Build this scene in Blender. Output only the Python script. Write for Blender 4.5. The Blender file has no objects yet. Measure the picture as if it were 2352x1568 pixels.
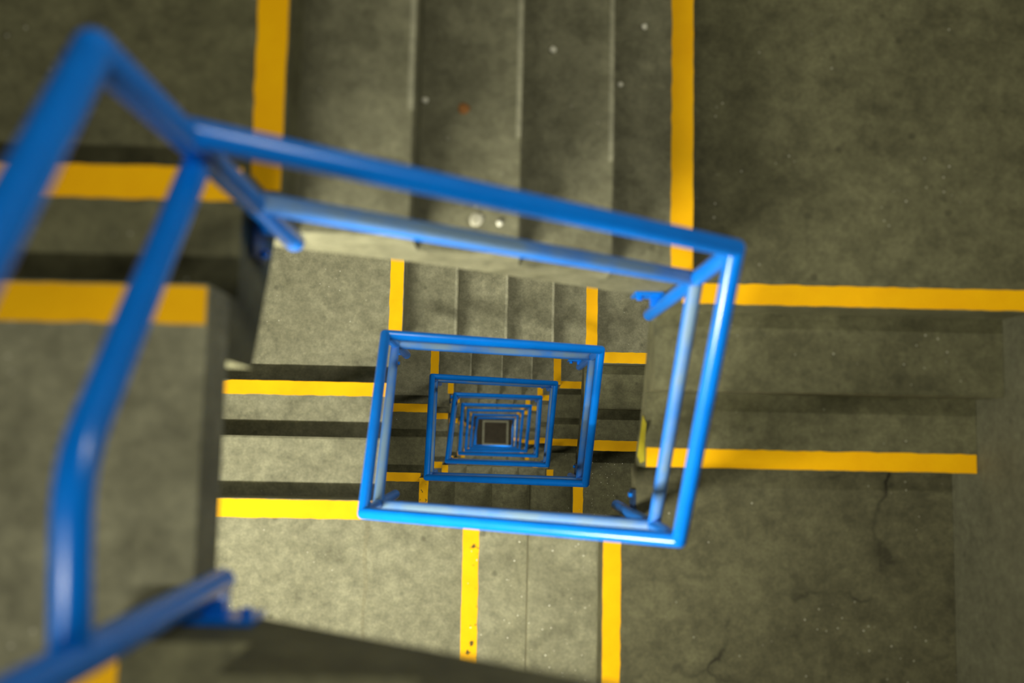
import bpy, bmesh, math, random
from mathutils import Vector, Matrix

random.seed(7)
scn = bpy.context.scene
COL = scn.collection

# ------------------------------------------------------------------ dimensions (metres)
T = 0.26            # tread
H = 0.19            # riser
XL, XR = -0.035, 0.985      # well edges
YT, YB = 0.735, -0.03
OXL, OXR = -1.20, 2.15      # outer walls of the stair shaft
OYT, OYB = 1.90, -1.20
SLAB = 0.13
PIPE = 0.0212               # pipe radius
GROUND = -126 * H

# ------------------------------------------------------------------ materials
def nt(mat):
    mat.use_nodes = True
    n = mat.node_tree
    n.nodes.clear()
    return n

def link(n, a, b):
    n.links.new(a, b)

def ramp(n, pts, interp='LINEAR'):
    r = n.nodes.new('ShaderNodeValToRGB')
    r.color_ramp.interpolation = interp
    el = r.color_ramp.elements
    el[0].position, el[0].color = pts[0][0], (*pts[0][1], 1)
    el[1].position, el[1].color = pts[-1][0], (*pts[-1][1], 1)
    for p, c in pts[1:-1]:
        e = el.new(p)
        e.color = (*c, 1)
    return r

def mixc(n, fac, a, b, mode='MIX'):
    m = n.nodes.new('ShaderNodeMix')
    m.data_type = 'RGBA'
    m.blend_type = mode
    for sock, v in ((m.inputs[0], fac), (m.inputs[6], a), (m.inputs[7], b)):
        if isinstance(v, (int, float)):
            sock.default_value = v
        elif isinstance(v, tuple):
            sock.default_value = (*v, 1)
        else:
            link(n, v, sock)
    return m.outputs[2]

def noise(n, vec, scale, detail=6, rough=0.6, dist=0.0):
    t = n.nodes.new('ShaderNodeTexNoise')
    t.inputs['Scale'].default_value = scale
    t.inputs['Detail'].default_value = detail
    t.inputs['Roughness'].default_value = rough
    t.inputs['Distortion'].default_value = dist
    link(n, vec, t.inputs['Vector'])
    return t.outputs['Fac']

def concrete(name, base, dark, speck=True, crack=False, mott=1.0):
    m = bpy.data.materials.new(name)
    n = nt(m)
    out = n.nodes.new('ShaderNodeOutputMaterial')
    bs = n.nodes.new('ShaderNodeBsdfPrincipled')
    link(n, bs.outputs[0], out.inputs[0])
    geo = n.nodes.new('ShaderNodeNewGeometry')
    P = geo.outputs['Position']
    big = ramp(n, [(0.34, (0, 0, 0)), (0.66, (1, 1, 1))])
    link(n, noise(n, P, 2.3, 5, 0.6, 0.6), big.inputs[0])
    mid = ramp(n, [(0.33, (0.0, 0.0, 0.0)), (0.62, (1, 1, 1))])
    link(n, noise(n, P, 11.0, 8, 0.66, 0.3), mid.inputs[0])
    fine = ramp(n, [(0.3, (0.78, 0.78, 0.78)), (0.7, (1.12, 1.12, 1.12))])
    link(n, noise(n, P, 90.0, 4, 0.7), fine.inputs[0])
    lo = tuple(d * (1 - 0.0) for d in dark)
    c = mixc(n, big.outputs[0], lo, base)
    midc = mixc(n, mid.outputs[0], tuple(0.5 * (a + b) * 0.8 for a, b in zip(base, dark)), base)
    c = mixc(n, 0.5 * mott, c, midc)
    c = mixc(n, 1.0, c, fine.outputs[0], 'MULTIPLY')
    blot = ramp(n, [(0.32, (0.80, 0.80, 0.80)), (0.68, (1.16, 1.16, 1.16))])
    link(n, noise(n, P, 27.0, 5, 0.6, 0.4), blot.inputs[0])
    c = mixc(n, 1.0, c, blot.outputs[0], 'MULTIPLY')
    # dark round spots (old gum, oil drops)
    v = n.nodes.new('ShaderNodeTexVoronoi')
    v.inputs['Scale'].default_value = 7.0
    v.inputs['Randomness'].default_value = 1.0
    link(n, P, v.inputs['Vector'])
    sp = ramp(n, [(0.05, (1, 1, 1)), (0.11, (0, 0, 0))])
    link(n, v.outputs['Distance'], sp.inputs[0])
    f = n.nodes.new('ShaderNodeMath'); f.operation = 'MULTIPLY'; f.inputs[1].default_value = 0.45
    link(n, sp.outputs[0], f.inputs[0])
    c = mixc(n, f.outputs[0], c, tuple(0.35 * d for d in dark))
    if speck:
        v2 = n.nodes.new('ShaderNodeTexVoronoi')
        v2.inputs['Scale'].default_value = 26.0
        link(n, P, v2.inputs['Vector'])
        s2 = ramp(n, [(0.06, (1, 1, 1)), (0.10, (0, 0, 0))])
        link(n, v2.outputs['Distance'], s2.inputs[0])
        gate = ramp(n, [(0.53, (0, 0, 0)), (0.6, (1, 1, 1))])
        link(n, noise(n, P, 3.1, 3), gate.inputs[0])
        g = n.nodes.new('ShaderNodeMath'); g.operation = 'MULTIPLY'
        link(n, s2.outputs[0], g.inputs[0]); link(n, gate.outputs[0], g.inputs[1])
        g2 = n.nodes.new('ShaderNodeMath'); g2.operation = 'MULTIPLY'; g2.inputs[1].default_value = 0.6
        link(n, g.outputs[0], g2.inputs[0])
        c = mixc(n, g2.outputs[0], c, (0.62, 0.6, 0.5))
    if crack:
        w = n.nodes.new('ShaderNodeTexVoronoi')
        w.feature = 'DISTANCE_TO_EDGE'
        w.inputs['Scale'].default_value = 1.9
        mp = n.nodes.new('ShaderNodeVectorMath'); mp.operation = 'ADD'
        nz = n.nodes.new('ShaderNodeTexNoise'); nz.inputs['Scale'].default_value = 5.0; nz.inputs['Detail'].default_value = 5
        link(n, P, nz.inputs['Vector'])
        sc = n.nodes.new('ShaderNodeVectorMath'); sc.operation = 'SCALE'; sc.inputs['Scale'].default_value = 0.35
        link(n, nz.outputs['Color'], sc.inputs[0])
        link(n, P, mp.inputs[0]); link(n, sc.outputs[0], mp.inputs[1])
        link(n, mp.outputs[0], w.inputs['Vector'])
        cr = ramp(n, [(0.0, (1, 1, 1)), (0.03, (0.25, 0.25, 0.25)), (0.09, (0, 0, 0))])
        link(n, w.outputs['Distance'], cr.inputs[0])
        gate = ramp(n, [(0.47, (0, 0, 0)), (0.58, (1, 1, 1))])
        link(n, noise(n, P, 1.7, 2), gate.inputs[0])
        g = n.nodes.new('ShaderNodeMath'); g.operation = 'MULTIPLY'
        link(n, cr.outputs[0], g.inputs[0]); link(n, gate.outputs[0], g.inputs[1])
        c = mixc(n, g.outputs[0], c, tuple(0.3 * d for d in dark))
    link(n, c, bs.inputs['Base Color'])
    bs.inputs['Roughness'].default_value = 0.72
    bs.inputs['Specular IOR Level'].default_value = 0.3
    bp = n.nodes.new('ShaderNodeBump')
    bp.inputs['Strength'].default_value = 0.25
    bp.inputs['Distance'].default_value = 0.004
    link(n, noise(n, P, 60.0, 6, 0.65), bp.inputs['Height'])
    link(n, bp.outputs[0], bs.inputs['Normal'])
    return m

def paint(name, col, dark, rough, wear=0.55, spots=False, dust=False):
    m = bpy.data.materials.new(name)
    n = nt(m)
    out = n.nodes.new('ShaderNodeOutputMaterial')
    bs = n.nodes.new('ShaderNodeBsdfPrincipled')
    link(n, bs.outputs[0], out.inputs[0])
    geo = n.nodes.new('ShaderNodeNewGeometry')
    P = geo.outputs['Position']
    r = ramp(n, [(0.30, (0, 0, 0)), (0.62, (1, 1, 1))])
    link(n, noise(n, P, 6.0, 8, 0.65), r.inputs[0])
    c = mixc(n, r.outputs[0], dark, col)
    if spots:
        s = ramp(n, [(0.30, (1, 1, 1)), (0.36, (0, 0, 0))])
        link(n, noise(n, P, 34.0, 3, 0.5), s.inputs[0])
        c = mixc(n, s.outputs[0], c, (0.10, 0.075, 0.02))
    if dust:
        # settled dust on the upper half of the pipe, where no hand wipes it
        sep = n.nodes.new('ShaderNodeSeparateXYZ')
        link(n, geo.outputs['Normal'], sep.inputs[0])
        up = ramp(n, [(0.30, (0, 0, 0)), (0.75, (1, 1, 1))])
        link(n, sep.outputs['Z'], up.inputs[0])
        pat = ramp(n, [(0.36, (0.25, 0.25, 0.25)), (0.56, (0.80, 0.80, 0.80))])
        link(n, noise(n, P, 3.2, 5, 0.6), pat.inputs[0])
        g = n.nodes.new('ShaderNodeMath'); g.operation = 'MULTIPLY'
        link(n, up.outputs[0], g.inputs[0]); link(n, pat.outputs[0], g.inputs[1])
        c = mixc(n, g.outputs[0], c, (0.20, 0.28, 0.29))
        rr = n.nodes.new('ShaderNodeMath'); rr.operation = 'MULTIPLY_ADD'
        link(n, g.outputs[0], rr.inputs[0]); rr.inputs[1].default_value = 0.45; rr.inputs[2].default_value = rough
        link(n, rr.outputs[0], bs.inputs['Roughness'])
    else:
        bs.inputs['Roughness'].default_value = rough
    link(n, c, bs.inputs['Base Color'])
    bs.inputs['Specular IOR Level'].default_value = 0.15 if rough >= 0.7 else 0.5
    return m

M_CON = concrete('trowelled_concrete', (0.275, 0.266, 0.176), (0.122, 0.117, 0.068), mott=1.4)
M_DIM_DIRTY = concrete('dimmed_grimy_concrete', (0.155, 0.149, 0.080), (0.048, 0.045, 0.021), mott=1.5)  # grime, plus the dimness of the poorly lit stairs put into its colour
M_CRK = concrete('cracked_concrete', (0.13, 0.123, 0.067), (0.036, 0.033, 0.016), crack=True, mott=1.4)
M_MID = concrete('shaded_concrete', (0.215, 0.208, 0.132), (0.082, 0.078, 0.042), mott=1.4)  # darker copy of the plain concrete: shading of the first top flight in colour
M_EDGE = concrete('smooth_concrete_edge', (0.34, 0.33, 0.25), (0.25, 0.24, 0.17), speck=False, mott=0.5)
M_WALL = concrete('wall_concrete', (0.13, 0.127, 0.08), (0.075, 0.072, 0.044), speck=False)
M_PIT = concrete('pit_concrete', (0.10, 0.082, 0.05), (0.06, 0.05, 0.03), speck=False)
M_PALE = concrete('pale_concrete', (0.5, 0.49, 0.34), (0.4, 0.39, 0.26), speck=False)
M_WORN = concrete('worn_edge_concrete', (0.34, 0.33, 0.23), (0.26, 0.25, 0.17), speck=False)
M_JOINT = concrete('dirty_joint', (0.235, 0.222, 0.14), (0.16, 0.148, 0.088), speck=False)
M_YEL = paint('yellow_floor_paint', (0.95, 0.50, 0.0), (0.88, 0.43, 0.0), 0.7)
M_YELW = paint('worn_yellow_paint', (0.95, 0.50, 0.0), (0.84, 0.41, 0.0), 0.7, spots=True)
M_SMEAR = paint('olive_paint_smear', (0.50, 0.42, 0.01), (0.36, 0.32, 0.03), 0.6)
M_BLUE = paint('blue_gloss_paint', (0.001, 0.20, 0.85), (0.001, 0.17, 0.74), 0.24)
M_DUSTY = paint('dusty_blue_paint', (0.001, 0.20, 0.85), (0.001, 0.17, 0.74), 0.32, dust=True)
M_DARK = paint('shaded_blue_steel', (0.004, 0.03, 0.10), (0.006, 0.02, 0.06), 0.45)  # darker blue: shadow over the bracket plates put into the colour
M_CRUMB = paint('white_plaster', (0.75, 0.73, 0.62), (0.6, 0.58, 0.48), 0.8)
M_SPLAT = paint('thin_plaster_smear', (0.48, 0.46, 0.36), (0.20, 0.19, 0.13), 0.8)
M_RUST = paint('rust_brown', (0.30, 0.13, 0.04), (0.22, 0.10, 0.03), 0.8)

# ------------------------------------------------------------------ object helpers
def empty(name, loc, label, cat, group=None):
    o = bpy.data.objects.new(name, None)
    o.empty_display_size = 0.1
    o.location = loc
    COL.objects.link(o)
    o['label'] = label
    o['category'] = cat
    if group:
        o['group'] = group
    return o

def mesh_obj(name, bm, mat, parent=None, smooth=False, label=None):
    bmesh.ops.recalc_face_normals(bm, faces=bm.faces)
    big = [f for f in bm.faces if len(f.verts) > 4]
    if big:
        bmesh.ops.triangulate(bm, faces=big, ngon_method='EAR_CLIP')
    me = bpy.data.meshes.new(name)
    if parent is not None:
        off = parent_world(parent)
        bmesh.ops.translate(bm, verts=bm.verts, vec=-off)
    bm.to_mesh(me)
    bm.free()
    if smooth:
        for p in me.polygons:
            p.use_smooth = True
    me.materials.append(mat)
    o = bpy.data.objects.new(name, me)
    COL.objects.link(o)
    if parent is not None:
        o.parent = parent
    if label:
        o['label'] = label
    return o

def parent_world(o):
    v = Vector(o.location)
    while o.parent is not None:
        o = o.parent
        v += Vector(o.location)
    return v

def add_prism(bm, pts, ext):
    """pts: list of 3-D points of a planar polygon, extruded by vector ext."""
    ext = Vector(ext)
    a = [bm.verts.new(Vector(p)) for p in pts]
    b = [bm.verts.new(Vector(p) + ext) for p in pts]
    bm.faces.new(a)
    bm.faces.new(b[::-1])
    k = len(pts)
    for i in range(k):
        j = (i + 1) % k
        bm.faces.new((a[i], b[i], b[j], a[j]))

def add_box(bm, lo, hi):
    (x0, y0, z0), (x1, y1, z1) = lo, hi
    add_prism(bm, [(x0, y0, z0), (x1, y0, z0), (x1, y1, z0), (x0, y1, z0)], (0, 0, z1 - z0))

def add_tube(bm, pts, r, seg=20, cap=True, bend=0.0):
    """round pipe with hemispherical ends along a polyline; inner corners are rounded with radius bend."""
    P = [Vector(p) for p in pts]
    if bend > 0 and len(P) > 2:
        Q = [P[0]]
        for i in range(1, len(P) - 1):
            a = (P[i - 1] - P[i]).normalized(); b = (P[i + 1] - P[i]).normalized()
            p0 = P[i] + a * bend; p1 = P[i] + b * bend
            for k in range(7):
                t = k / 6
                Q.append((1 - t) ** 2 * p0 + 2 * t * (1 - t) * P[i] + t * t * p1)
        Q.append(P[-1])
        P = Q
    rings = []
    d0 = (P[1] - P[0]).normalized()
    d1 = (P[-1] - P[-2]).normalized()
    prof = []
    hs = 5
    if cap:
        for k in range(1, hs + 1):
            a = math.pi / 2 * k / hs
            prof.append((P[0] - d0 * r * math.cos(a), d0, r * math.sin(a)))
    else:
        prof.append((P[0], d0, r))
    for i in range(1, len(P) - 1):
        a = (P[i] - P[i - 1]).normalized(); b = (P[i + 1] - P[i]).normalized()
        prof.append((P[i], (a + b).normalized(), r))
    if cap:
        for k in range(hs, 0, -1):
            a = math.pi / 2 * k / hs
            prof.append((P[-1] + d1 * r * math.cos(a), d1, r * math.sin(a)))
    else:
        prof.append((P[-1], d1, r))
    up = Vector((0, 0, 1)) if abs(d0.z) < 0.9 else Vector((1, 0, 0))
    for c, d, rr in prof:
        x = up.cross(d).normalized(); y = d.cross(x).normalized()
        rings.append([bm.verts.new(c + x * rr * math.cos(2 * math.pi * s / seg) + y * rr * math.sin(2 * math.pi * s / seg)) for s in range(seg)])
    for A, B in zip(rings[:-1], rings[1:]):
        for s in range(seg):
            t = (s + 1) % seg
            bm.faces.new((A[s], A[t], B[t], B[s]))
    if cap:
        v0 = bm.verts.new(P[0] - d0 * r); v1 = bm.verts.new(P[-1] + d1 * r)
        for s in range(seg):
            t = (s + 1) % seg
            bm.faces.new((v0, rings[0][t], rings[0][s]))
            bm.faces.new((v1, rings[-1][s], rings[-1][t]))
    else:
        bm.faces.new(rings[0][::-1]); bm.faces.new(rings[-1])

# ------------------------------------------------------------------ stair layout
# side -> (axis of travel, direction, width interval across)
SIDES = {
    'T': ('x', 1, (YT, OYT), 0.36),
    'R': ('y', -1, (XR, OXR), 0.25),
    'B': ('x', -1, (OYB, YB), 0.36),
    'L': ('y', 1, (OXL, XL), 0.32),
}
# flight: key -> (riser number of the landing it starts from, number of risers, first nosing coordinate)
FL = {
    'B0': (-7, 5, 0.890), 'L0': (-2, 2, 0.522),
    'T1': (0, 5, -0.006), 'R1': (5, 3, 0.698), 'B1': (8, 3, 0.862), 'L1': (11, 3, -0.006),
    'T2': (14, 5, 0.003), 'R2': (19, 3, 0.714), 'B2': (22, 5, 0.975), 'L2': (27, 3, -0.004),
    'T3': (30, 5, 0.013), 'R3': (35, 3, 0.714), 'B3': (38, 5, 0.977), 'L3': (43, 3, -0.004),
    'T4': (46, 5, 0.012), 'R4': (51, 3, 0.716), 'B4': (54, 5, 0.969), 'L4': (59, 3, -0.005),
    'T5': (62, 5, -0.022), 'R5': (67, 3, 0.674), 'B5': (70, 5, 0.975), 'L5': (75, 3, 0.006),
    'T6': (78, 5, -0.010), 'R6': (83, 3, 0.678), 'B6': (86, 5, 0.980), 'L6': (91, 3, 0.012),
    'T7': (94, 5, 0.0), 'R7': (99, 3, 0.690), 'B7': (102, 5, 0.975), 'L7': (107, 3, 0.0),
    'T8': (110, 5, 0.0), 'R8': (115, 3, 0.690), 'B8': (118, 5, 0.975), 'L8': (123, 3, 0.0),
}
ORD = ['', 'largest', 'second largest', 'third largest', 'fourth largest', 'fifth largest', 'sixth largest', 'seventh largest', 'smallest']

XR2 = 1.003
def xr(key):
    return XR if key[-1] in '01' else XR2

def nosings(key):
    n, m, s0 = FL[key]
    d = SIDES[key[0]][1]
    return [s0 + d * i * T for i in range(m)]

def pt3(side, s, w, z):
    return (s, w, z) if SIDES[side][0] == 'x' else (w, s, z)

FLIGHT_LABEL = {
    'B0': 'topmost concrete stair flight cut off at the bottom left corner below the blue post foot',
    'L0': 'short concrete stair flight with two yellow stripes left of the largest blue rectangle',
    'T1': 'large concrete stair flight between two yellow stripes above the largest blue rectangle',
    'R1': 'dim concrete stair flight with two long yellow stripes right of the largest blue rectangle',
    'B1': 'concrete stair flight with two yellow stripes directly below the largest blue rectangle',
    'L1': 'bright concrete stair flight with black shadow bands left of the second largest blue rectangle',
}
SIDEWORD = {'T': 'above', 'R': 'right of', 'B': 'below', 'L': 'left of'}
SIDENOUN = {'T': 'top', 'R': 'right', 'B': 'bottom', 'L': 'left'}

def ring_of(key):
    return int(key[1]) + (1 if key[0] == 'L' else 0)

def flight_label(key):
    if key in FLIGHT_LABEL:
        return FLIGHT_LABEL[key]
    k = ring_of(key)
    if key[0] in 'BL' and k > 8:
        return 'lowest concrete stair flight reaching the dark floor deep in the well'
    return 'concrete stair flight showing just %s the %s blue rectangle of rails' % (SIDEWORD[key[0]], ORD[min(k, 8)])

def make_flight(key):
    side = key[0]
    n, m, s0 = FL[key]
    ax, d, (w0, w1), waist = SIDES[side]
    if side == 'R':
        w0 = xr(key)
    w0, w1 = w0 + 0.001, w1 - 0.001
    z0 = -n * H
    S = nosings(key)
    mid = pt3(side, (S[0] + S[-1]) / 2, (w0 + w1) / 2, z0 - m * H)
    root = empty('stair_flight', mid, flight_label(key), 'stair flight', 'concrete stair flights around the well')
    g = 0.0006
    def sof(s):
        return z0 - (H / T) * (s - s0) * d - waist
    inner = w0 if side in 'TR' else w1
    outer = w1 if side in 'TR' else w0
    for i in range(m - 1):
        zt = z0 - (i + 1) * H
        a, b = S[i], S[i + 1]
        if i == m - 2:
            b -= d * 0.0008
        if i == 0:
            prof = [(a - d * 0.12, z0 - SLAB - g), (a, z0 - SLAB - g), (a, zt), (b, zt), (b, sof(b)), (a - d * 0.12, min(sof(a), z0 - SLAB - 0.03))]
        else:
            prof = [(a, zt), (b, zt), (b, sof(b)), (a, sof(a))]
        bm = bmesh.new()
        add_prism(bm, [pt3(side, s, w0 + 0.0, z) for s, z in prof], pt3(side, 0, w1 - w0, 0))
        bmesh.ops.recalc_face_normals(bm, faces=bm.faces)
        # round the front edge of the step a little
        ee = []
        for e in bm.edges:
            v = [x.co for x in e.verts]
            si = 0 if ax == 'x' else 1
            if all(abs(c[si] - b) < 1e-5 and abs(c.z - zt) < 1e-5 for c in v):
                ee.append(e)
        if ee:
            bmesh.ops.bevel(bm, geom=ee, offset=0.006, segments=3, affect='EDGES')
        st = mesh_obj('step', bm, M_MID if key == 'T1' else M_DIM_DIRTY if key in ('R1', 'L0', 'B0', 'B2', 'L2', 'R3', 'R2') else M_CON, root)
        if i < m - 2 and side == 'T' and int(key[1]) <= 3:
            # worn paler strip along the front edge
            bm = bmesh.new()
            e0, e1 = (w0 + (0.30 if key == 'T1' else 0.01), w1 - 0.01) if side == 'T' else (w0 + 0.01, w1 - 0.05)
            zz = zt
            lo = pt3(side, b - d * 0.0175, e0, zz + 0.0003); hi = pt3(side, b - d * 0.0045, e1, zz + 0.0012)
            add_box(bm, [min(p, q) for p, q in zip(lo, hi)], [max(p, q) for p, q in zip(lo, hi)])
            mesh_obj('worn_edge', bm, M_WORN, st, label='pale worn front edge of step')
    # stripe on the last tread, belongs to the flight
    wd = 0.066
    bm = bmesh.new()
    stripe(bm, side, S[-1], d, wd, w0, w1, z0 - (m - 1) * H, key)
    mesh_obj('yellow_stripe', bm, M_YELW if key in ('B1', 'B2') else M_YEL, root, label='yellow painted stripe along the last step edge')
    if key == 'R1':
        bm = bmesh.new()
        pts = [(0.33, -1.31), (0.26, -1.34), (0.20, -1.335), (0.19, -1.43), (0.215, -1.50), (0.25, -1.47), (0.30, -1.43), (0.36, -1.38)]
        add_prism(bm, [(XR - 0.0015, y, z) for y, z in pts], (0.0013, 0, 0))
        mesh_obj('paint_smear', bm, M_SMEAR, root, label='yellow paint run down the side of the flight')
    return root

def stripe(bm, side, s, d, wd, w0, w1, z, key):
    """painted stripe, slightly uneven edges"""
    rnd = random.Random(hash(key) % 1000 if False else sum(map(ord, key)) + int(abs(s) * 1000))
    N = 40
    inn = s - d * 0.002
    a, b = w0 + 0.003, w1 - 0.003
    edge, back = [], []
    for k in range(N + 1):
        w = a + (b - a) * k / N
        edge.append((inn - d * rnd.uniform(0, 0.0022), w))
        back.append((inn - d * (wd + rnd.uniform(-0.0018, 0.0018)), w))
    if key == 'L1u' or key == 'L1':
        for k in (13, 14):
            edge[k] = (edge[k][0] - d * 0.006 * (1 if key == 'L1' else 0), edge[k][1])
    poly = edge + back[::-1]
    add_prism(bm, [pt3(side, p, w, z + 0.0003) for p, w in poly], (0, 0, 0.0011))

# landings: corner -> polygon from the adjoining flights
CORN = [('BL', 'B', 'L'), ('TL', 'L', 'T'), ('TR', 'T', 'R'), ('BR', 'R', 'B')]
LANDING_LABEL = {
    'BL0': 'concrete landing behind the bent blue rail at the left edge, topmost of the landings',
    'TL0': 'dark concrete landing in the top left corner above the first yellow stripe',
    'TR1': 'large mottled concrete landing in the top right corner of the view',
    'BR1': 'dark stained and cracked concrete landing in the bottom right corner',
    'BL1': 'brightest concrete landing, beside the blue post foot below the left yellow stripe',
}
CW = {'TL': 'top left', 'TR': 'top right', 'BR': 'bottom right', 'BL': 'bottom left'}

def landing(corner, fin, fout, key):
    n_out = FL[fout][0] if fout else None
    z = -(n_out) * H
    a = nosings(fin)[-1]       # last nosing of the arriving flight
    b = nosings(fout)[0]       # first nosing of the leaving flight
    if corner == 'TL':     # arrives along +y (L), leaves +x (T)
        P = [(b, OYT), (OXL, OYT), (OXL, a), (XL, a), (XL, YT), (b, YT)]
        if a < YT and b < XL: pass
    elif corner == 'TR':   # arrives +x (T), leaves -y (R)
        xe = xr(key[1:])
        P = [(a, YT), (xe, YT), (xe, b), (OXR, b), (OXR, OYT), (a, OYT)]
    elif corner == 'BR':   # arrives -y (R), leaves -x (B)
        xe = xr(key[1:])
        P = [(xe, a), (xe, YB), (b, YB), (b, OYB), (OXR, OYB), (OXR, a)]
        if b > xe:
            P = [(xe, a), (xe, YB), (b, YB)] + P[3:]
    else:                  # BL arrives -x (B), leaves +y (L)
        P = [(a, YB), (XL, YB), (XL, b), (OXL, b), (OXL, OYB), (a, OYB)]
    # drop coincident corners
    Q = []
    for p in P:
        if not Q or (Vector(p) - Vector(Q[-1])).length > 1e-4:
            Q.append(p)
    if key in LANDING_LABEL:
        lab = LANDING_LABEL[key]
    else:
        k = int(key[2]) + (1 if corner in ('BL', 'TL') else 0)
        lab = 'concrete landing at the %s outer corner of the %s blue rectangle of rails' % (CW[corner], ORD[min(k, 8)])
    Q = [(min(max(x, OXL + 0.001), OXR - 0.001), min(max(y, OYB + 0.001), OYT - 0.001)) for x, y in Q]
    cx = {'L': (OXL + XL) / 2, 'R': (OXR + XR) / 2}[corner[1]]
    cy = {'T': (OYT + YT) / 2, 'B': (OYB + YB) / 2}[corner[0]]
    root = empty('stair_landing', (cx, cy, z - SLAB), lab, 'landing', 'concrete landings at the corners of the well')
    bm = bmesh.new()
    add_prism(bm, [(x, y, z - SLAB) for x, y in Q], (0, 0, SLAB))
    mesh_obj('slab', bm, M_CRK if key == 'BR1' else (M_DIM_DIRTY if key in ('TL0', 'TR1', 'BR2', 'BL2', 'BR3') else M_CON), root)
    side = fout[0]
    ax, d, (w0, w1), waist = SIDES[side]
    if corner in ('TR', 'TL'):
        w0 = max(w0, a)
    elif corner == 'BL' and b - 0.07 < YB:
        w1 = min(w1, a)
    bm = bmesh.new()
    stripe(bm, side, b, d, 0.078 if fout == 'L1' else 0.066, w0, w1, z, fout + 'u')
    mesh_obj('yellow_stripe', bm, M_YEL, root, label='yellow painted stripe along the landing edge')
    if key in ('BL1', 'BL0'):
        bm = bmesh.new()
        x = -0.066 if key == 'BL1' else -0.09
        if key == 'BL1':
            rj = random.Random(11)
            le, ri = [], []
            for q in range(41):
                yy = OYB + 0.01 + (YB - 0.03 - OYB) * q / 40
                cw = 0.006 + 0.005 * rj.random()
                sh = 0.004 * math.sin(q * 0.7)
                le.append((x - cw + sh, yy, z + 0.0003)); ri.append((x + cw + sh, yy, z + 0.0003))
            add_prism(bm, le + ri[::-1], (0, 0, 0.0005))
            mesh_obj('cast_joint', bm, M_JOINT, root, label='dark dirty line where two pours of concrete meet')
        else:
            bm.free()
    return root

keys = list(FL.keys())
for k in keys:
    make_flight(k)
for a, b in zip(keys[:-1], keys[1:]):
    corner = {'B': 'BL', 'L': 'TL', 'T': 'TR', 'R': 'BR'}[a[0]]
    landing(corner, a, b, corner + a[1])

# ------------------------------------------------------------------ railings
RC = {'TL1': (0.007, 0.695, 0.68), 'TR1': (0.976, 0.695, -0.047), 'BR1': (0.967, 0.005, -0.625), 'BL1': (0.02, 0.004, -1.316), 'TL2': (0.002, 0.683, -1.941), 'TR2': (0.978, 0.708, -2.678), 'BR2': (0.976, 0.024, -3.338), 'BL2': (0.029, -0.005, -4.355), 'TL3': (0.009, 0.695, -4.93), 'TR3': (0.963, 0.714, -5.813), 'BR3': (0.948, 0.029, -6.506), 'BL3': (0.016, 0.02, -7.396), 'TL4': (0.052, 0.702, -8.054), 'TR4': (0.989, 0.719, -8.77), 'BR4': (0.988, 0.048, -9.433), 'BL4': (0.032, 0.04, -10.489), 'TL5': (0.037, 0.695, -11.054), 'TR5': (0.998, 0.716, -11.819), 'BR5': (0.973, 0.056, -12.521), 'BL5': (0.03, 0.03, -13.452), 'TL6': (0.038, 0.7, -14.075), 'TR6': (0.99, 0.727, -14.88), 'BR6': (0.96, 0.036, -15.543), 'BL6': (0.03, 0.03, -16.493), 'TL7': (0.056, 0.692, -17.141), 'TR7': (0.975, 0.71, -18.013), 'BR7': (0.96, 0.03, -18.583), 'BL7': (0.03, 0.03, -19.533), 'TL8': (0.105, 0.686, -20.219), 'TR8': (0.962, 0.70, -21.053), 'BR8': (0.96, 0.02, -21.624), 'BL8': (0.02, 0.02, -22.574), 'TL9': (0.02, 0.69, -23.144)}
FOOT = {'TL1': -0.10, 'TR1': -0.27, 'BR1': -0.44, 'BL1': -0.31, 'TL2': -0.29, 'TR2': -0.26}
SEQ = []
for k in range(1, 9):
    SEQ += ['TL%d' % k, 'TR%d' % k, 'BR%d' % k, 'BL%d' % k]
SEQ.append('TL9')
NN = {}
for kk, (n, m, s0) in FL.items():
    c = {'T': 'TL', 'R': 'TR', 'B': 'BR', 'L': 'BL'}[kk[0]]
    NN[c + kk[1]] = n
MIDDROP = 0.41

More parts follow.
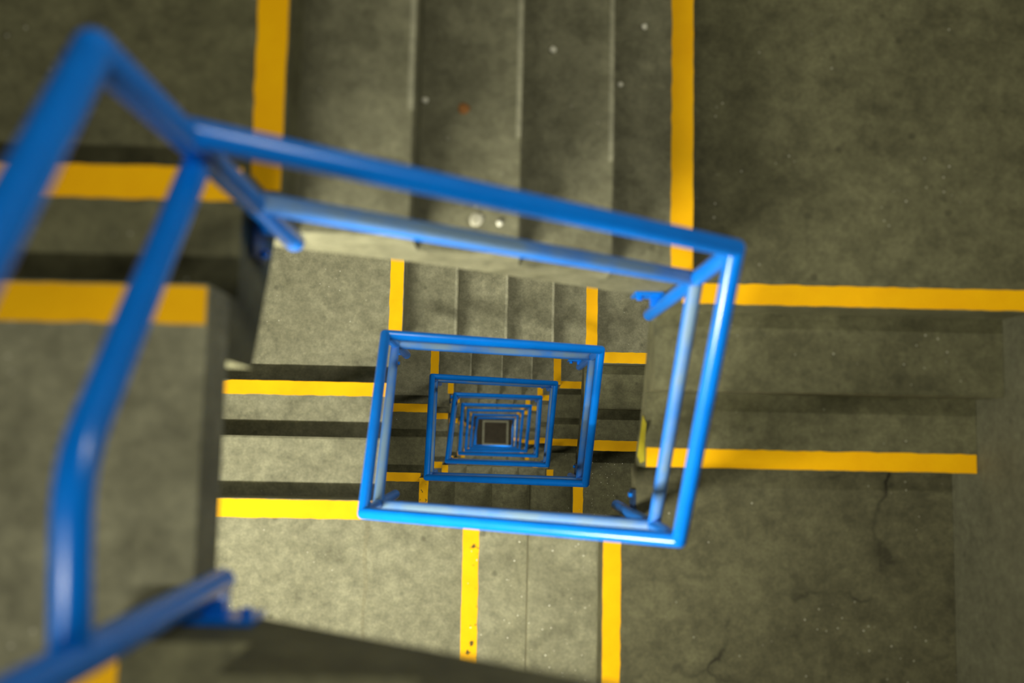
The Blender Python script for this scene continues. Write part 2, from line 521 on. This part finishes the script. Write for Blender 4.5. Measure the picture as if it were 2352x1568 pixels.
def bracket(cname, x, y, z, parent):
    """flat plate bolted to the slab edge, with a short arm to the post"""
    corner = cname[:2]
    bm = bmesh.new(); ba = bmesh.new(); bb = bmesh.new()
    XR = xr(cname)
    if corner == 'TL':
        add_box(bm, (XL + 0.0005, y - 0.075, z - 0.05), (XL + 0.009, y + 0.03, z + 0.05))
        add_box(ba, (XL + 0.009, y - 0.018, z - 0.018), (x, y + 0.018, z + 0.018))
        bolts = [(Vector((XL + 0.009, y - 0.058, z - 0.02)), Vector((1, 0, 0)))]
    elif corner == 'TR':
        add_box(bm, (x - 0.085, YT - 0.009, z - 0.05), (x + 0.005, YT - 0.0005, z + 0.05))
        add_box(ba, (x - 0.03, y, z - 0.018), (x + 0.004, YT - 0.009, z + 0.018))
        bolts = [(Vector((x - 0.065, YT - 0.009, z)), Vector((0, -1, 0)))]
    elif corner == 'BR':
        add_box(bm, (XR - 0.009, y - 0.02, z - 0.05), (XR - 0.0005, y + 0.085, z + 0.05))
        add_box(ba, (x, y - 0.016, z - 0.018), (XR - 0.009, y + 0.016, z + 0.018))
        bolts = [(Vector((XR - 0.009, y + 0.065, z)), Vector((-1, 0, 0)))]
    else:
        add_box(bm, (x - 0.04, YB + 0.0005, z - 0.05), (x + 0.07, YB + 0.009, z + 0.05))
        add_box(ba, (x - 0.018, YB + 0.009, z - 0.018), (x + 0.018, y, z + 0.018))
        bolts = [(Vector((x + 0.05, YB + 0.009, z)), Vector((0, 1, 0)))]
    for p, dr in bolts:
        add_tube(bb, [p, p + dr * 0.012], 0.009, 6, cap=False)
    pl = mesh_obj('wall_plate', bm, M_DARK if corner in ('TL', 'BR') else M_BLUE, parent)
    mesh_obj('bolt', bb, M_BLUE, pl)
    mesh_obj('arm', ba, M_BLUE, parent)

def tube(name, pts, parent, r=PIPE, bend=0.0, mat=None, label=None):
    bm = bmesh.new()
    add_tube(bm, pts, r, bend=bend)
    return mesh_obj(name, bm, mat or M_BLUE, parent, smooth=True, label=label)

RAILGROUP = 'blue tubular railings winding down the well'
# the topmost railing: two rails that run level over the landing and then down the short left flight
root = empty('railing', (0.006, 0.35, 0.38), 'thick blurred blue railing nearest the viewer, bent level at the left edge', 'railing', RAILGROUP)
tube('top_rail', [(0.006, 0.022, 1.345), (0.006, 0.19, 1.335), (0.006, 0.685, 0.985)], root, PIPE * 1.08, bend=0.06)
tube('middle_rail', [(0.008, 0.024, 0.945), (0.006, 0.235, 0.965), (0.006, 0.665, 0.610)], root, PIPE * 1.03, bend=0.06)
post = tube('post', [(0.012, 0.028, 0.385), (0.012, 0.026, 1.35)], root, PIPE * 1.05)
bracket('BL0', 0.012, 0.028, 0.41, post)
post = tube('post', [(0.007, 0.695, -0.09), (0.007, 0.688, 0.985)], root, PIPE * 1.05)
bracket('TL1', 0.007, 0.695, 0.075, post)

for i in range(len(SEQ) - 1):
    ca, cb = SEQ[i], SEQ[i + 1]
    A, B = Vector(RC[ca]), Vector(RC[cb])
    side = {'TL': 'T', 'TR': 'R', 'BR': 'B', 'BL': 'L'}[ca[:2]]
    ring = int(ca[2]) + (1 if side == 'L' else 0)
    if ring > 8:
        lab = 'lowest blue railing on the left side just above the dark floor'
    else:
        lab = 'blue tubular railing forming the %s side of the %s rectangle of rails' % (SIDENOUN[side], ORD[ring])
    zl = -NN[ca] * H
    root = empty('railing', (A + B) / 2 - Vector((0, 0, 0.9)), lab, 'railing', RAILGROUP)
    tube('top_rail', [A, B], root)
    dz = Vector((0, 0, -MIDDROP))
    u = (B - A).normalized()
    tube('middle_rail', [A + dz + u * 0.01, B + dz - u * 0.01], root, PIPE * 0.96, mat=M_DUSTY, label='dusty greyish blue lower rail')
    foot = zl + FOOT.get(ca, -0.22)
    if ca != 'TL1':
        post = tube('post', [(A.x, A.y, foot + PIPE), (A.x, A.y, A.z - 0.004)], root)
        if ring <= 4:
            zp = {'TR1': -1.0, 'BR1': -1.58, 'BL1': zl - 0.07, 'TL2': zl - 0.07}.get(ca, zl - 0.066)
            bracket(ca, A.x, A.y, zp, post)

# ------------------------------------------------------------------ crumbs and marks lying on the steps
def crumb(x, y, z, r, label, mat=M_CRUMB, name='plaster_crumb', sq=0.45):
    bm = bmesh.new()
    bmesh.ops.create_icosphere(bm, subdivisions=2, radius=r)
    rnd = random.Random(int(x * 1000 + y * 77))
    for v in bm.verts:
        v.co *= rnd.uniform(0.8, 1.15)
        v.co.z = max(v.co.z * sq, -r * sq * 0.6)
    lo = min(v.co.z for v in bm.verts)
    bmesh.ops.translate(bm, verts=bm.verts, vec=(0, 0, -lo))
    me = bpy.data.meshes.new(name)
    bm.to_mesh(me); bm.free()
    me.materials.append(mat)
    for p in me.polygons: p.use_smooth = True
    o = bpy.data.objects.new(name, me)
    o.location = (x, y, z)
    COL.objects.link(o)
    o['label'] = label; o['category'] = 'crumb'; o['group'] = 'white crumbs lying on the top stair flight'
    return o
crumb(0.262, 1.127, -2 * H, 0.0085, 'small white crumb just right of the first worn step edge of the top flight')
crumb(0.598, 1.35, -3 * H, 0.0105, 'larger white crumb high on the third step of the top flight')
crumb(0.883, 1.509, -4 * H, 0.0100, 'white crumb near the top edge of the picture left of the long yellow stripe')
crumb(0.812, 1.327, -4 * H, 0.0090, 'white crumb beside the last worn step edge left of the long yellow stripe')
crumb(0.46, 0.812, -2 * H, 0.008, 'white crumb between the two rails of the top blue railing')
crumb(0.322, 1.029, -2 * H, 0.007, 'pale tan crumb just above the top blue rail', M_WORN)
crumb(0.402, 0.822, -2 * H, 0.020, 'flat white plaster smear between the two rails of the top blue railing', M_SPLAT, 'plaster_smear', 0.05)
crumb(0.362, 1.108, -2 * H, 0.015, 'rust brown scrap on the second step of the top flight', M_RUST, 'rusty_scrap', 0.12)

def grit(name, label, cat, area, z, cnt, seed, rr=(0.0015, 0.005)):
    rnd = random.Random(seed)
    bm = bmesh.new()
    (x0, y0), (x1, y1) = area
    for _ in range(cnt):
        r = rnd.uniform(*rr) * rnd.uniform(0.6, 1)
        x, y = rnd.uniform(x0, x1), rnd.uniform(y0, y1)
        zz = z(x) if callable(z) else z
        M = Matrix.Translation((x, y, zz + r * 0.45)) @ Matrix.Rotation(rnd.uniform(0, 3), 4, 'Z') @ Matrix.Diagonal((1, rnd.uniform(0.6, 1), 0.55, 1))
        bmesh.ops.create_icosphere(bm, subdivisions=1, radius=r, matrix=M)
    o = mesh_obj(name, bm, M_CRUMB)
    o['label'] = label; o['category'] = cat; o['kind'] = 'stuff'
    return o
S1 = nosings('B1')
def z_b1(x):
    if x > S1[0]: return -8 * H
    if x > S1[1]: return -9 * H
    if x > S1[2]: return -10 * H
    return -11 * H
grit('grit', 'fine white grit scattered over the steps below the largest blue rectangle', 'grit', ((0.36, -0.62), (0.85, -0.12)), z_b1, 46, 3)
grit('grit', 'fine white grit on the dim landing right of the second largest blue rectangle', 'grit', ((1.02, -0.4), (1.30, 0.14)), -22 * H, 60, 5, (0.0015, 0.0045))

# ------------------------------------------------------------------ shaft walls, ceiling, ground
TOP = 5.2
def struct(name, lo, hi, mat):
    bm = bmesh.new()
    add_box(bm, lo, hi)
    o = mesh_obj(name, bm, mat)
    o['kind'] = 'structure'
    return o
WT = 0.2
o = struct('wall_left', (OXL - WT, OYB - WT, GROUND), (OXL, OYT + WT, TOP), M_WALL)
o['label'] = 'concrete wall of the stair shaft on the left'; o['category'] = 'wall'
o = struct('wall_right', (OXR, OYB - WT, GROUND), (OXR + WT, OYT + WT, TOP), M_WALL)
o['label'] = 'dark concrete wall beside the yellow striped steps at the right edge'; o['category'] = 'wall'
o = struct('wall_back', (OXL, OYT, GROUND), (OXR, OYT + WT, TOP), M_WALL)
o['label'] = 'concrete wall of the stair shaft beyond the top flights'; o['category'] = 'wall'
o = struct('wall_front', (OXL, OYB - WT, GROUND), (OXR, OYB, TOP), M_WALL)
o['label'] = 'concrete wall of the stair shaft below the bottom flights'; o['category'] = 'wall'
o = struct('ceiling', (OXL - WT, OYB - WT, TOP), (OXR + WT, OYT + WT, TOP + 0.2), M_WALL)
o['label'] = 'concrete ceiling over the stair shaft'; o['category'] = 'ceiling'
o = struct('floor', (OXL - WT, OYB - WT, GROUND - 0.2), (OXR + WT, OYT + WT, GROUND), M_PIT)
o['label'] = 'dark brown floor at the very bottom of the well'; o['category'] = 'floor'

# the underside of the stairs of the storey overhead
def over(pts, ext):
    bm = bmesh.new()
    add_prism(bm, pts, ext)
    o = mesh_obj('ceiling', bm, M_WALL)
    o['kind'] = 'structure'
    return o
e = 0.002
zt = 10 * H
over([(XR, 0.70, zt - SLAB), (OXR - e, 0.70, zt - SLAB), (OXR - e, OYT - e, zt - SLAB), (XR, OYT - e, zt - SLAB)], (0, 0, SLAB))
over([(XR, 0.699, zt - 0.02), (XR, 0.18, zt - 0.40), (XR, 0.18, zt - 0.56), (XR, 0.699, zt - 0.18)], (OXR - XR - e, 0, 0))
zt = 7 * H
over([(0.89, OYB + e, zt - SLAB), (OXR - e, OYB + e, zt - SLAB), (OXR - e, 0.175, zt - SLAB), (XR, 0.175, zt - SLAB), (XR, YB, zt - SLAB), (0.89, YB, zt - SLAB)], (0, 0, SLAB - 0.001))
zt = 15 * H
over([(OXL + e, 0.52, zt - SLAB), (0.0, 0.52, zt - SLAB), (0.0, OYT - e, zt - SLAB), (OXL + e, OYT - e, zt - SLAB)], (0, 0, SLAB))
over([(0.001, YT, zt - 0.02), (XR - 0.001, YT, 10 * H + 0.17), (XR - 0.001, YT, 10 * H - 0.01), (0.001, YT, zt - 0.18)], (0, OYT - YT - e, 0))
zt = 18 * H
over([(OXL + e, OYB + e, zt - SLAB), (XL, OYB + e, zt - SLAB), (XL, 0.0, zt - SLAB), (OXL + e, 0.0, zt - SLAB)], (0, 0, SLAB))
over([(OXL + e, 0.001, zt - 0.02), (OXL + e, 0.519, zt - 0.40), (OXL + e, 0.519, zt - 0.56), (OXL + e, 0.001, zt - 0.18)], (XL - OXL, 0, 0))

# pale kerb framing the dark floor at the bottom of the well
kx0, kx1, ky0, ky1 = 0.185, 0.885, 0.02, 0.690
root = empty('kerb_frame', (0.53, 0.36, GROUND), 'pale concrete kerb framing the dark floor at the bottom of the well', 'kerb')
kz = GROUND + 0.12
for nm, lo, hi in (('kerb', (kx0, ky1 - 0.05, GROUND), (kx1, ky1, kz)),
                   ('kerb', (kx0, ky0, GROUND), (kx0 + 0.05, ky1 - 0.05, kz)),
                   ('kerb', (kx1 - 0.05, ky0, GROUND), (kx1, ky1 - 0.05, kz)),
                   ('kerb', (kx0 + 0.05, ky0, GROUND), (kx1 - 0.05, ky0 + 0.05, kz))):
    bm = bmesh.new()
    add_box(bm, lo, hi)
    mesh_obj(nm, bm, M_PALE, root)

# ------------------------------------------------------------------ lights: tubes under the landings, plus added fill panels
WARM = (0.99, 0.96, 0.80)
def area_lamp(name, loc, length, width, power, along='x', col=WARM, rot=(0, 0, 0)):
    L = bpy.data.lights.new(name, 'AREA')
    L.shape = 'RECTANGLE'
    L.size, L.size_y = (length, width)
    L.energy = power
    L.color = col
    o = bpy.data.objects.new(name, L)
    o.location = loc
    o.rotation_euler = rot if rot != (0, 0, 0) else ((0, 0, 0) if along == 'x' else (0, 0, math.pi / 2))
    COL.objects.link(o)
    return o

def under(corner, n, down, side=0.0, far=0.0):
    """strip light under a landing: it shines down and, being a bare tube, sideways too"""
    z = -n * H - SLAB - 0.03
    x = -0.62 if corner[1] == 'L' else 1.57
    y = -0.75 if corner[0] == 'B' else 1.38
    area_lamp('tube_or_fill_light', (x, y, z), 1.1, 0.06, down)
    q = math.radians(90 if corner[0] == 'B' else -90)
    if side:
        area_lamp('tube_or_fill_light', (x, y, z - 0.02), 1.1, 0.05, side, rot=(q, 0, 0))
    if far:
        area_lamp('tube_or_fill_light', (x, y, z - 0.02), 1.1, 0.05, far, rot=(-q, 0, 0))

under('BL', -18, 42)
under('TR', -10, 15, 5)
area_lamp('tube_or_fill_light', (1.5, 1.38, 1.70), 0.05, 1.0, 6, rot=(0, math.radians(90), 0))  # added panel facing sideways, brightens the nearest top rail; no tube lies here
under('BL', -2, 80, 98)
under('TR', 5, 26)
under('BL', 11, 18, 12)
under('TR', 19, 18, 6)
for n in (27, 43, 59, 75, 91):
    under('BL', n, 22, 10)
for n in (35, 51, 67, 83, 99):
    under('TR', n, 18, 8)
area_lamp('tube_or_fill_light', (0.53, 0.37, GROUND + 2.4), 0.5, 0.3, 15)  # added fill light hanging free in the well, brightens kerb and pit floor

w = bpy.data.worlds.new('World')
scn.world = w
w.use_nodes = True
w.node_tree.nodes['Background'].inputs[0].default_value = (0.9, 0.95, 0.7, 1)
w.node_tree.nodes['Background'].inputs[1].default_value = 0.0

# ------------------------------------------------------------------ camera
cam = bpy.data.cameras.new('Camera')
co = bpy.data.objects.new('Camera', cam)
COL.objects.link(co)
R = Matrix([[0.999571, -0.022819, -0.018337], [0.020907, 0.994925, -0.098421], [0.02049, 0.097995, 0.994976]])
co.matrix_world = Matrix.Translation((0.453477, 0.276010, 2.005475)) @ R.to_4x4()
cam.sensor_width = 36.0
cam.lens = 33.662
cam.clip_start = 0.05
cam.dof.use_dof = True
cam.dof.focus_distance = 6.3
cam.dof.aperture_fstop = 1.4
scn.camera = co

scn.view_settings.view_transform = 'Standard'
scn.view_settings.look = 'None'
scn.view_settings.gamma = 1
scn.view_settings.use_curve_mapping = False
scn.view_settings.exposure = 0.15
scn.cycles.max_bounces = 8
scn.cycles.use_denoising = True
